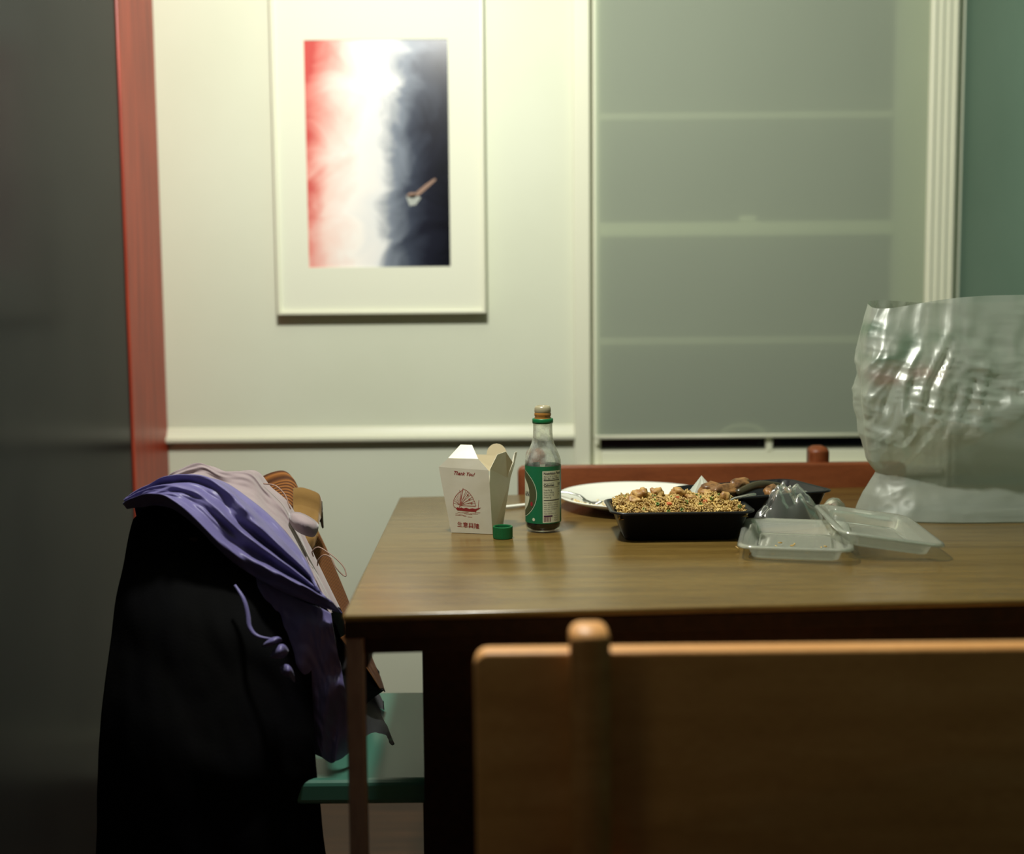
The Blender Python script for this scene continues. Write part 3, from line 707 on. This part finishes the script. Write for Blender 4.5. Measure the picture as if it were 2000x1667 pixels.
# ------------------------------------------------------------------ clear lids
def clear_lid(label, centre, rz, hx, hy, h, tilt=(0,0)):
    M = Matrix.Translation(centre) @ Matrix.Rotation(rz, 4, 'Z') @ Matrix.Rotation(tilt[0], 4, 'X') @ Matrix.Rotation(tilt[1], 4, 'Y')
    root = bpy.data.objects.new('clear_plastic_lid', None); COL.objects.link(root); root.matrix_world = M; tag(root, label, 'lid')  # root of one upturned clear takeout lid
    lv = [(hx-.020,hy-.020,.012,0),(hx-.017,hy-.017,.014,.0015),(hx-.012,hy-.012,.017,h-.005),(hx-.009,hy-.009,.019,h-.0045),(hx-.006,hy-.006,.020,h-.001),(hx-.003,hy-.003,.021,h),(hx,hy,.022,h-.001),(hx+.001,hy+.001,.022,h-.004)]
    v, f = tray_mesh(lv, False)
    f.append(tuple(range(28))[::-1])
    o = raw('lid_shell', v, f, clearpl, root, True); 
    md = o.modifiers.new('thickness', 'SOLIDIFY'); md.thickness = .0007
    v, f = tray_mesh([(hx-.026,hy-.026,.010,.0012),(hx-.024,hy-.024,.010,.0026),(hx-.022,hy-.022,.011,.0012)], False)
    raw('lid_ridge', v, f, clearpl, root, True)
    return root
l1 = az(1548, 1048, TZ+.02); l2 = az(1722, 1030, TZ+.03)
clear_lid('clear plastic lid lying upturned in front, nearest the front black tray', (.391, 1.699, TZ+.001), math.radians(-13), .074, .104, .020)
clear_lid('clear plastic lid tilted over the first lid, beside the plastic bag', (.505, 1.715, TZ+.0105), math.radians(-4), .069, .110, .020, (math.radians(0), math.radians(7.5)))
pts = [Vector((l1.x+random.gauss(0,.035), l1.y+random.gauss(0,.02), TZ+.0035+random.random()*.002)) for i in range(14)]
o = grains('rice_crumbs', pts, ricem); tag(o, 'stray rice crumbs lying inside the front clear lid', 'rice', kind='stuff')

# ------------------------------------------------------------------ crumpled clear wrap
def crumple(name, label, catg, outline, c0, hgt, m, seed, amp=.012, n=70, lift=.001):
    # dome over an outline in table coordinates with sharp creases; closed underneath
    vs = []; fs = []; nr = n//2
    pts_ = smoothpath([Vector((p.x, p.y, 0)) for p in outline+[outline[0]]], n+1)[:-1]
    C_ = Vector((c0.x, c0.y, 0))
    for j in range(nr+1):
        t_ = j/nr
        for i in range(n):
            p = C_.lerp(pts_[i], t_); z = hgt*(1-t_**2.2)**.6 if t_ < 1 else 0
            q = Vector((p.x*24, p.y*24, seed))
            cr_ = abs(fbm(q, 3))*1.6 + .5*abs(fbm(q*2.3, 2))
            z = z*(.74+.30*cr_) + amp*.25*(fbm(q*1.7, 3))*(1-t_)
            vs.append((p.x+amp*.3*fbm(q+Vector((9,0,0)), 2), p.y+amp*.3*fbm(q+Vector((0,9,0)), 2), TZ+lift+max(z, .0004)))
    for j in range(nr):
        for i in range(n):
            k = (i+1) % n; fs.append((j*n+i, (j+1)*n+i, (j+1)*n+k, j*n+k))
    return tag(raw(name, vs, fs, m, None, True), label, catg)
ol = [az(*p, TZ) for p in ((1466,1036),(1474,1026),(1520,1020),(1575,1018),(1606,1016),(1608,1028),(1560,1036),(1500,1040))]
ol = [Vector((p.x, p.y, 0)) for p in ol]
crumple('clear_wrap', 'crumpled clear plastic wrap between the black trays and the lids', 'plastic wrap', ol, az(1540, 1028, TZ), .056, wrappl, 2.0)
ol = [az(*p, TZ) for p in ((1605,1000),(1612,986),(1640,985),(1652,996),(1640,1004))]
crumple('clear_wrap', 'small scrap of clear plastic behind the tilted lid', 'plastic wrap', ol, az(1628, 995, TZ), .018, wrappl, 6.0)

# ------------------------------------------------------------------ plastic carrier bag
bagm = bpy.data.materials.new('bag_film'); bagm.use_nodes = True; nt = bagm.node_tree; nt.nodes.clear()
out = N(bagm, 'ShaderNodeOutputMaterial'); tcn = N(bagm, 'ShaderNodeTexCoord')
at = N(bagm, 'ShaderNodeVertexColor'); at.layer_name = 'print'
df = N(bagm, 'ShaderNodeBsdfDiffuse'); tl = N(bagm, 'ShaderNodeBsdfTranslucent'); tr_ = N(bagm, 'ShaderNodeBsdfTransparent'); gs = N(bagm, 'ShaderNodeBsdfGlossy'); gs.inputs['Roughness'].default_value = .40
L(bagm, at.outputs[0], df.inputs[0]); L(bagm, at.outputs[0], tl.inputs[0]); gs.inputs[0].default_value = (.95,.97,.9,1)
a1 = N(bagm, 'ShaderNodeMixShader'); a1.inputs[0].default_value = .45; L(bagm, df.outputs[0], a1.inputs[1]); L(bagm, tl.outputs[0], a1.inputs[2])
a2 = N(bagm, 'ShaderNodeMixShader'); a2.inputs[0].default_value = .42; L(bagm, a1.outputs[0], a2.inputs[1]); L(bagm, tr_.outputs[0], a2.inputs[2])
fr = N(bagm, 'ShaderNodeFresnel'); fr.inputs[0].default_value = 1.5; mm = N(bagm, 'ShaderNodeMath', operation='MULTIPLY_ADD'); mm.inputs[1].default_value = .7; mm.inputs[2].default_value = .12; L(bagm, fr.outputs[0], mm.inputs[0])
m5 = N(bagm, 'ShaderNodeMath', operation='MULTIPLY'); L(bagm, mm.outputs[0], m5.inputs[0]); L(bagm, at.outputs['Alpha'], m5.inputs[1])
a3 = N(bagm, 'ShaderNodeMixShader'); L(bagm, m5.outputs[0], a3.inputs[0]); L(bagm, a2.outputs[0], a3.inputs[1]); L(bagm, gs.outputs[0], a3.inputs[2])
nz = N(bagm, 'ShaderNodeTexNoise'); nz.inputs['Scale'].default_value = 14; nz.inputs['Detail'].default_value = 5; nz.inputs['Distortion'].default_value = .8; L(bagm, tcn.outputs['Object'], nz.inputs[0])
bpn = N(bagm, 'ShaderNodeBump'); bpn.inputs['Strength'].default_value = .2; bpn.inputs['Distance'].default_value = .005; L(bagm, nz.outputs[0], bpn.inputs['Height'])
L(bagm, bpn.outputs[0], gs.inputs['Normal']); L(bagm, bpn.outputs[0], df.inputs['Normal'])
L(bagm, a3.outputs[0], out.inputs[0])
YB = 1.93      # plane of the bag's middle
lefts = [(1677,997),(1690,965),(1717,924),(1702,900),(1693,850),(1689,770),(1687,700),(1690,650),(1703,596)]
Ls = [ay(px, py, YB) for px, py in lefts]
zb0 = TZ+.001; zb1 = Ls[-1].z
def left_x(z):
    for a, b in zip(Ls, Ls[1:]):
        if z <= b.z: t_ = max(0, (z-a.z)/(b.z-a.z)); return a.x+(b.x-a.x)*t_
    return Ls[-1].x
XBR = .93
def ridged(p, o_=3):
    s = 0; a = 1; f_ = 1
    for i in range(o_):
        s += a*(1-2*abs(noise.noise(p*f_))); a *= .5; f_ *= 2.1
    return s/1.75
na, nz_ = 220, 190; vs = []; cols = []
PGREEN = srgb(70,120,88); PRED = srgb(170,110,98); PWH = (.50,.54,.46,1)
def blob(px, py, cx3, cy3, rx, ry): return max(0, 1-((px-cx3)/rx)**2-((py-cy3)/ry)**2)
for j in range(nz_+1):
    t_ = j/nz_; 
    for i in range(na):
        a = 2*PI*i/na
        ztop = zb1 + .016*(.5+.5*math.cos(a))+.006*math.sin(3*a)
        z = zb0+(ztop-zb0)*t_
        xl = left_x(min(z, zb1)); xc = (xl+XBR)/2; hx = (XBR-xl)/2
        pinch = math.exp(-((z-Ls[2].z)/.045)**2)
        hy = .085*(1-.45*pinch)*(1-.55*t_**2)
        ca, sa = math.cos(a), math.sin(a); e_ = .72
        cx4 = math.copysign(abs(ca)**e_, ca); sy4 = math.copysign(abs(sa)**e_, sa)
        p = Vector((xc+hx*cx4, YB+.012+hy*sy4, z))
        nrm = Vector((ca/hx, sa/hy, 0)).normalized()
        # creases: diagonal folds in the upper middle, smooth bulge at the base
        low = 1/(1+math.exp(-(z-(Ls[2].z+.48*max(0, p.x-.60)))/.005))
        band = math.exp(-((z-.93)/.075)**2)
        q_ = p.x*(1 if sa < 0 else 1.2) - .32*p.z + .012*noise.noise(p*14); al = p.z + .35*p.x
        g = Vector((q_*29, al*5, p.y*3)); g2 = Vector((q_*9+2, al*30, p.y*3)); g3 = Vector((q_*60, al*16, 1))
        c_ = ridged(g, 2)*.013*(.45+band) + ridged(g2, 2)*.005*(.3+band) + ridged(g3, 2)*.0062*(.12+band)
        sharp = 0
        dsp = low*(c_+sharp) + (1-low)*(.010*noise.noise(p*10)+.003*ridged(p*22, 2))
        fade = min(1, abs(sa)*2.2+.15)
        p += nrm*dsp*fade
        vs.append(p)
        # faint green and red print of the bag, by place on its front
        dpx = CXP+p.x/p.y*FPX if 0 else 1000+2430*p.x/(p.y*math.cos(PITCH)-(p.z-CAM_H)*math.sin(PITCH)+1e-6)
        X_, Z_ = p.x, p.z
        wob = .010*noise.noise(Vector((X_*40, Z_*40, 0)))
        front = 1 if sa < .1 else 0
        gz = math.exp(-(((Z_+wob-1.033)/.010)**2+((X_-.555)/.020)**2)) + math.exp(-(((Z_+wob-1.005)/.026)**2+((X_-.603)/.018)**2)) + .8*math.exp(-(((Z_+wob-.990)/.008)**2+((X_-.570)/.026)**2)) + .5*math.exp(-(((Z_-1.022)/.012)**2+((X_-.65)/.025)**2))
        rz_ = math.exp(-(((Z_+wob-.962)/.012)**2+((X_-.567)/.018)**2)) + .9*math.exp(-(((Z_+wob-.968)/.012)**2+((X_-.625)/.026)**2))
        gz = min(.85, gz)*front; rz_ = min(.65, rz_)*front
        c4 = [PWH[k]*(1-gz)+PGREEN[k]*gz for k in range(3)]; c4 = [c4[k]*(1-rz_)+PRED[k]*rz_ for k in range(3)]
        cols.append(c4+[.22+.78*low])
fs = []
for j in range(nz_):
    for i in range(na): k = (i+1) % na; fs.append((j*na+i, j*na+k, (j+1)*na+k, (j+1)*na+i))
fs.append(tuple(range(na))[::-1])
o = raw('plastic_bag', vs, fs, bagm, None, True)
tag(o, 'crinkled translucent white plastic carrier bag with faint green and red print, standing at table right', 'bag')
ca_ = o.data.color_attributes.new('print', 'FLOAT_COLOR', 'POINT')
for i, c4 in enumerate(cols): ca_.data[i].color = c4

# ------------------------------------------------------------------ coat-draped chair at the table's left end
gseat = mat('green_vinyl', srgb(60,104,88), .25, spec=.5)
lc = thing('side_chair', 'chair with a green vinyl seat at the left end of table, buried under clothes', 'chair', (-.36, 1.79, 0))
box('seat', (-.10, .28, -.185, .182, .415, .450), gseat, lc, bev=.008, seg=3)
for x, y in ((-.08,-.12),(-.08,.12),(.25,-.165),(.25,.165)): box('leg', (x-.014, x+.014, y-.014, y+.014, 0, .43), tbasem, lc, bev=.002)
for y in (-.12, .12): box('back_post', (-.094, -.066, y-.014, y+.014, .43, .77), tbasem, lc, bev=.003)
box('backrest', (-.088, -.072, -.12, .12, .60, .765), tbasem, lc, bev=.004)

def cloth_mat(name, c1, c2, rough, sheen=.4, bump=.25, bscale=260):
    m = noisy(mat(name, c1, rough, spec=.3 if sheen else .03), c1, c2, (1,1,1), 9, bump=bump, bscale=bscale, bdist=.0008)
    bsdf(m).inputs['Sheen Weight'].default_value = sheen; bsdf(m).inputs['Sheen Roughness'].default_value = .5
    return m
purple = cloth_mat('purple_satin', srgb(88,82,124), srgb(100,94,140), .44, .1)
bsdf(purple).inputs['Specular IOR Level'].default_value = .3
lilac = cloth_mat('pale_lilac_cotton', srgb(138,122,124), srgb(150,134,134), .8)
blackc = cloth_mat('black_wool', (.003,.003,.004,1), (.005,.005,.005,1), .95, .0, .4)
corder = mat('brown_corduroy', srgb(120,70,30), .75, spec=.2); bsdf(corder).inputs['Sheen Weight'].default_value = .03
tcn = N(corder, 'ShaderNodeUVMap'); wv = N(corder, 'ShaderNodeTexWave'); wv.inputs['Scale'].default_value = 9; wv.bands_direction = 'Y'; L(corder, tcn.outputs[0], wv.inputs[0])
cr = N(corder, 'ShaderNodeValToRGB'); cr.color_ramp.elements[0].color = srgb(70,38,16); cr.color_ramp.elements[1].color = srgb(140,88,40); L(corder, wv.outputs[0], cr.inputs[0]); L(corder, cr.outputs[0], bsdf(corder).inputs['Base Color'])
bpn = N(corder, 'ShaderNodeBump'); bpn.inputs['Distance'].default_value = .0015; bpn.inputs['Strength'].default_value = .8; L(corder, wv.outputs[0], bpn.inputs['Height']); L(corder, bpn.outputs[0], bsdf(corder).inputs['Normal'])
golden = cloth_mat('golden_collar', srgb(108,78,30), srgb(126,94,40), .85)

def drape(name, top, bot, m, foldf, parent=None, nu=120, nv=70, bulge=.03, back=None, vfront=.72, thick=.0016, label=None, catg=None, hump=.035):
    """sheet hanging from a crest: behind the crest -> crest (top curve) -> front bottom curve. top/bot: (px, py, Y)"""
    T = [ay(*p) for p in top]; Bc = [ay(*p) for p in bot]
    back = back or Vector((0, .16, -.09))
    vs = []; uvs = []
    for i in range(nu+1):
        u = i/nu; a = cat(T, u); b = cat(Bc, u)
        bkw = a + back
        for k in range(nv+1):
            v_ = k/nv
            if v_ < 1-vfront:
                s = v_/(1-vfront); p = bkw.lerp(a, s); p = p + Vector((0, .0, hump))*math.sin(PI*s)*(1 if s < 1 else 0)
                amt = s
            else:
                s = (v_-(1-vfront))/vfront; p = a.lerp(b, s)
                p = p + Vector((0, -bulge, bulge*.45))*math.sin(PI*s)**.8
                amt = 1
                d = foldf(u, s)*min(1, 6*s+.15)
                p = p + Vector((0, -d, d*.55))
            vs.append(p); uvs.append((u, v_))
    fs = []
    for i in range(nu):
        for k in range(nv): a = i*(nv+1)+k; fs.append((a, a+1, a+nv+2, a+nv+1))
    o = raw(name, vs, fs, m, parent, True)
    ul = o.data.uv_layers.new(name='UVMap')
    for lp_ in o.data.loops: ul.data[lp_.index].uv = uvs[lp_.vertex_index]
    md = o.modifiers.new('thickness', 'SOLIDIFY'); md.thickness = thick; md.offset = -1
    if label: tag(o, label, catg)
    return o
def ridges(n_, amp, seed, warp=.5, p=1.0, drift=0):
    def f_(u, s):
        w_ = warp*noise.noise(Vector((u*1.6, s*1.2, seed)))+drift*u
        x = n_*(s+w_*.3)
        r = .5+.5*math.cos(2*PI*x+1.3*noise.noise(Vector((u*3, s*4, seed+4))))
        r = r**p
        k = .55+.75*noise.noise(Vector((u*2.2+seed, s*3.1, 2)))
        return amp*r*max(.15, k+.35) + amp*.25*noise.noise(Vector((u*14, s*12, seed)))
    return f_
# black coat, hanging nearest the camera
drape('black_coat', [(262,1010,1.74),(290,988,1.71),(340,985,1.69),(400,1012,1.68),(470,1075,1.66),(540,1130,1.66),(610,1190,1.66)],
      [(190,1700,1.66),(260,1720,1.60),(340,1725,1.57),(420,1725,1.57),(500,1720,1.58),(580,1700,1.62),(640,1680,1.66)], blackc,
      ridges(3, .006, 11, .6), bulge=.045, back=Vector((.02,.12,-.10)), nu=90, nv=90, vfront=.85, thick=.003,
      label='black wool coat hanging over the near side of the clothes-draped chair', catg='coat')
# purple garment: broad band over the crest sliding down to the right
T_ = [(262,985,1.73),(318,948,1.735),(370,932,1.735),(432,938,1.735),(490,975,1.725),(540,1018,1.72),(588,1076,1.70),(612,1122,1.67),(620,1158,1.65)]
B_2 = [(252,998,1.70),(285,988,1.67),(335,993,1.65),(385,1030,1.64),(440,1085,1.635),(500,1128,1.63),(560,1158,1.62),(620,1182,1.62),(668,1198,1.62)]
drape('purple_shirt', T_, B_2, purple, ridges(3.3, .020, 3, 1.2, 1.3, .35), bulge=.020, hump=0, back=Vector((-.005,.03,-.035)), nu=170, nv=120, vfront=.85,
      label='purple satiny garment draped broadly over the top of the clothes heap', catg='shirt')
# its lower hanging part, darker in the shade under the table
drape('purple_scarf', [(470,1098,1.655),(510,1130,1.645),(550,1152,1.64),(600,1176,1.635),(622,1184,1.63),(646,1196,1.63)],
      [(596,1450,1.66),(612,1470,1.65),(630,1480,1.64),(650,1490,1.64),(670,1480,1.645),(700,1450,1.66)], purple, ridges(2.2, .010, 21, 1.5, 1.5, 1.2),
      bulge=.014, hump=0, back=Vector((-.005,.03,-.01)), nu=90, nv=110, vfront=.94, label='shaded purple cloth hanging down beside the table leg', catg='scarf')
# curled hems below
def hem(pts_, r, label):
    v, f = tube(smoothpath([ay(*p) for p in pts_], 40), r, 8, [.3+.7*math.sin(PI*min(1, .1+i/39*.9)) for i in range(40)]); return tag(raw('dangling_hem', v, f, purple, None, True), label, 'garment')
hem([(459,1142,1.60),(476,1170,1.59),(484,1200,1.585),(488,1225,1.58),(505,1242,1.575),(545,1249,1.57)], .0032, 'thin purple hem curling in an S down the black coat')
def leaf(pts_, c_, label, m=purple):
    P_ = smoothpath([ay(*p) for p in pts_+[pts_[0]]], 28)[:-1]; C_ = ay(*c_)
    vs = [C_]; fs = []; n_ = len(P_)
    for j in (1, 2, 3):
        for p in P_:
            q = C_.lerp(p, j/3); vs.append(q)
    for i in range(n_): fs.append((0, 1+i, 1+(i+1)%n_))
    for j in range(2):
        for i in range(n_): a = 1+j*n_+i; b = 1+j*n_+(i+1)%n_; fs.append((a, a+n_, b+n_, b))
    o = raw('dangling_ruffle', vs, fs, m, None, True); o.modifiers.new('thickness', 'SOLIDIFY').thickness = .0015; return tag(o, label, 'garment')
leaf([(512,1260,1.575),(530,1247,1.57),(546,1244,1.57),(550,1250,1.58),(535,1256,1.575),(522,1261,1.575)], (533,1252,1.562), 'topmost small purple ruffle showing on the black coat')
leaf([(528,1282,1.575),(538,1266,1.57),(552,1258,1.57),(562,1270,1.58),(554,1282,1.58),(540,1284,1.575)], (547,1272,1.560), 'middle purple ruffle poking from behind the black coat')
leaf([(548,1303,1.58),(560,1297,1.57),(570,1308,1.57),(576,1330,1.585),(566,1322,1.58),(552,1314,1.578)], (562,1310,1.562), 'lowest purple ruffle poking from behind the black coat')
# lilac hooded jacket behind the purple one
drape('lilac_jacket', [(312,950,1.80),(350,926,1.81),(398,912,1.82),(440,925,1.83),(492,922,1.84),(520,952,1.845),(556,985,1.845),(586,1042,1.84),(604,1085,1.82),(628,1135,1.80),(656,1192,1.78)],
      [(300,985,1.745),(350,970,1.745),(405,960,1.745),(450,985,1.75),(500,1020,1.755),(540,1055,1.755),(575,1095,1.75),(600,1130,1.74),(618,1165,1.73),(630,1195,1.72),(645,1215,1.72)], lilac,
      ridges(1.8, .016, 8, 1.1, 1.2), bulge=.018, back=Vector((.01,.07,-.10)), nu=150, nv=80, vfront=.7,
      label='pale lilac hooded jacket lying along the upper ridge of the clothes heap', catg='jacket')
fl = [(566,1000,1.80),(590,1003,1.795),(618,1020,1.79),(620,1034,1.785),(612,1047,1.785),(594,1043,1.78),(576,1032,1.785),(566,1015,1.79)]
leaf(fl, (592,1022,1.768), 'pale lilac sleeve tab sticking out of the clothes heap over golden collar', lilac)['category'] = 'sleeve'
# corduroy jacket
cj = thing('corduroy_jacket', 'brown corduroy jacket with golden collar at the back of the clothes heap', 'jacket', (-.30, 1.92, .45))
def reparent(o, par): o.parent = par; o.matrix_parent_inverse = Matrix.Translation(-Vector(par.location)); return o
def z0(u, s): return .003*noise.noise(Vector((u*4, s*4, 1)))
o = drape('jacket_body', [(470,1000,1.93),(505,962,1.93),(532,944,1.93),(562,937,1.93),(580,948,1.93),(592,975,1.93),(608,1010,1.93),(640,1075,1.92),(668,1140,1.91),(694,1205,1.90),(718,1270,1.89),(736,1305,1.88),(746,1342,1.87)],
      [(470,1120,1.86),(500,1100,1.86),(530,1090,1.86),(555,1090,1.86),(565,1100,1.86),(575,1110,1.89),(585,1120,1.89),(600,1150,1.88),(620,1190,1.87),(640,1230,1.86),(670,1262,1.86),(700,1290,1.86),(735,1338,1.86)], corder, z0, bulge=.012, back=Vector((-.03,.03,-.05)), nu=120, nv=40, vfront=.85)
reparent(o, cj)
o = drape('collar', [(572,984,1.885),(588,983,1.885),(606,988,1.885),(622,996,1.885),(628,1010,1.885)], [(590,1062,1.85),(596,1070,1.85),(604,1074,1.85),(612,1070,1.85),(619,1056,1.85)], golden, z0, bulge=.010, back=Vector((0,.02,-.02)), nu=40, nv=30, vfront=.85, thick=.004)
reparent(o, cj)
linm = mat('jacket_lining', srgb(16,16,20), .8)
o = drape('lining', [(630,1250,1.85),(658,1258,1.85),(684,1276,1.845),(708,1304,1.845),(740,1346,1.84)], [(640,1420,1.83),(668,1420,1.83),(690,1400,1.83),(720,1370,1.83),(750,1348,1.83)], linm, z0, bulge=.01, back=Vector((0,.02,-.01)), nu=40, nv=30, vfront=.9)
reparent(o, cj)
o = drape('jacket_hem', [(704,1225,1.845),(716,1258,1.845),(728,1288,1.845),(740,1315,1.845),(750,1346,1.845)], [(664,1245,1.815),(680,1262,1.815),(700,1282,1.815),(720,1308,1.815),(744,1346,1.82)], corder, z0, bulge=.003, hump=0, back=Vector((0,.02,-.01)), nu=40, nv=24, vfront=.9)
reparent(o, cj)
def cord(name, pts_, r, m, label):
    v, f = tube(smoothpath([ay(*p) for p in pts_], 60), r, 8); return tag(raw(name, v, f, m, None, True), label, 'cord')
cordm = mat('cord', srgb(150,120,104), .6)
cord('drawstring', [(620,1104,1.77),(622,1092,1.765),(634,1083,1.76),(648,1090,1.755),(655,1106,1.75),(668,1121,1.75),(676,1124,1.75),(672,1108,1.755),(658,1092,1.76),(640,1078,1.765),(622,1068,1.77),(610,1076,1.775),(612,1086,1.78)], .0009, cordm, 'looped drawstring dangling beside the corduroy jacket')
cord('drawstring', [(515,944,1.83),(538,948,1.82),(556,965,1.815),(564,985,1.81),(568,994,1.81)], .0010, cordm, 'thin drawstring curving over the top of the corduroy jacket')
# floral scarf on the seat
flor = noisy(mat('floral_black', srgb(14,16,18), .7), srgb(10,12,14), srgb(12,14,15), (1,1,1), 6)
vo = N(flor, 'ShaderNodeTexVoronoi'); vo.inputs['Scale'].default_value = 26; tcn = N(flor, 'ShaderNodeTexCoord'); L(flor, tcn.outputs['Object'], vo.inputs[0])
cr = N(flor, 'ShaderNodeValToRGB'); cr.color_ramp.interpolation = 'EASE'; e = cr.color_ramp.elements; e[0].position = .12; e[0].color = srgb(120,112,70); e[1].position = .34; e[1].color = srgb(10,12,14)
k = e.new(.24); k.color = srgb(44,70,50)
L(flor, vo.outputs['Distance'], cr.inputs[0]); L(flor, cr.outputs[0], bsdf(flor).inputs['Base Color'])
drape('floral_scarf', [(650,1352,1.88),(690,1347,1.89),(712,1356,1.90),(728,1368,1.90),(744,1385,1.89),(752,1400,1.88)], [(650,1500,1.70),(690,1500,1.70),(712,1500,1.70),(735,1490,1.71),(760,1470,1.72),(770,1450,1.74)], flor, ridges(2,.004,2), bulge=.012, back=Vector((-.01,.02,-.02)), nu=40, nv=30, vfront=.9,
      label='black floral-printed cloth lying on the green chair seat', catg='scarf')
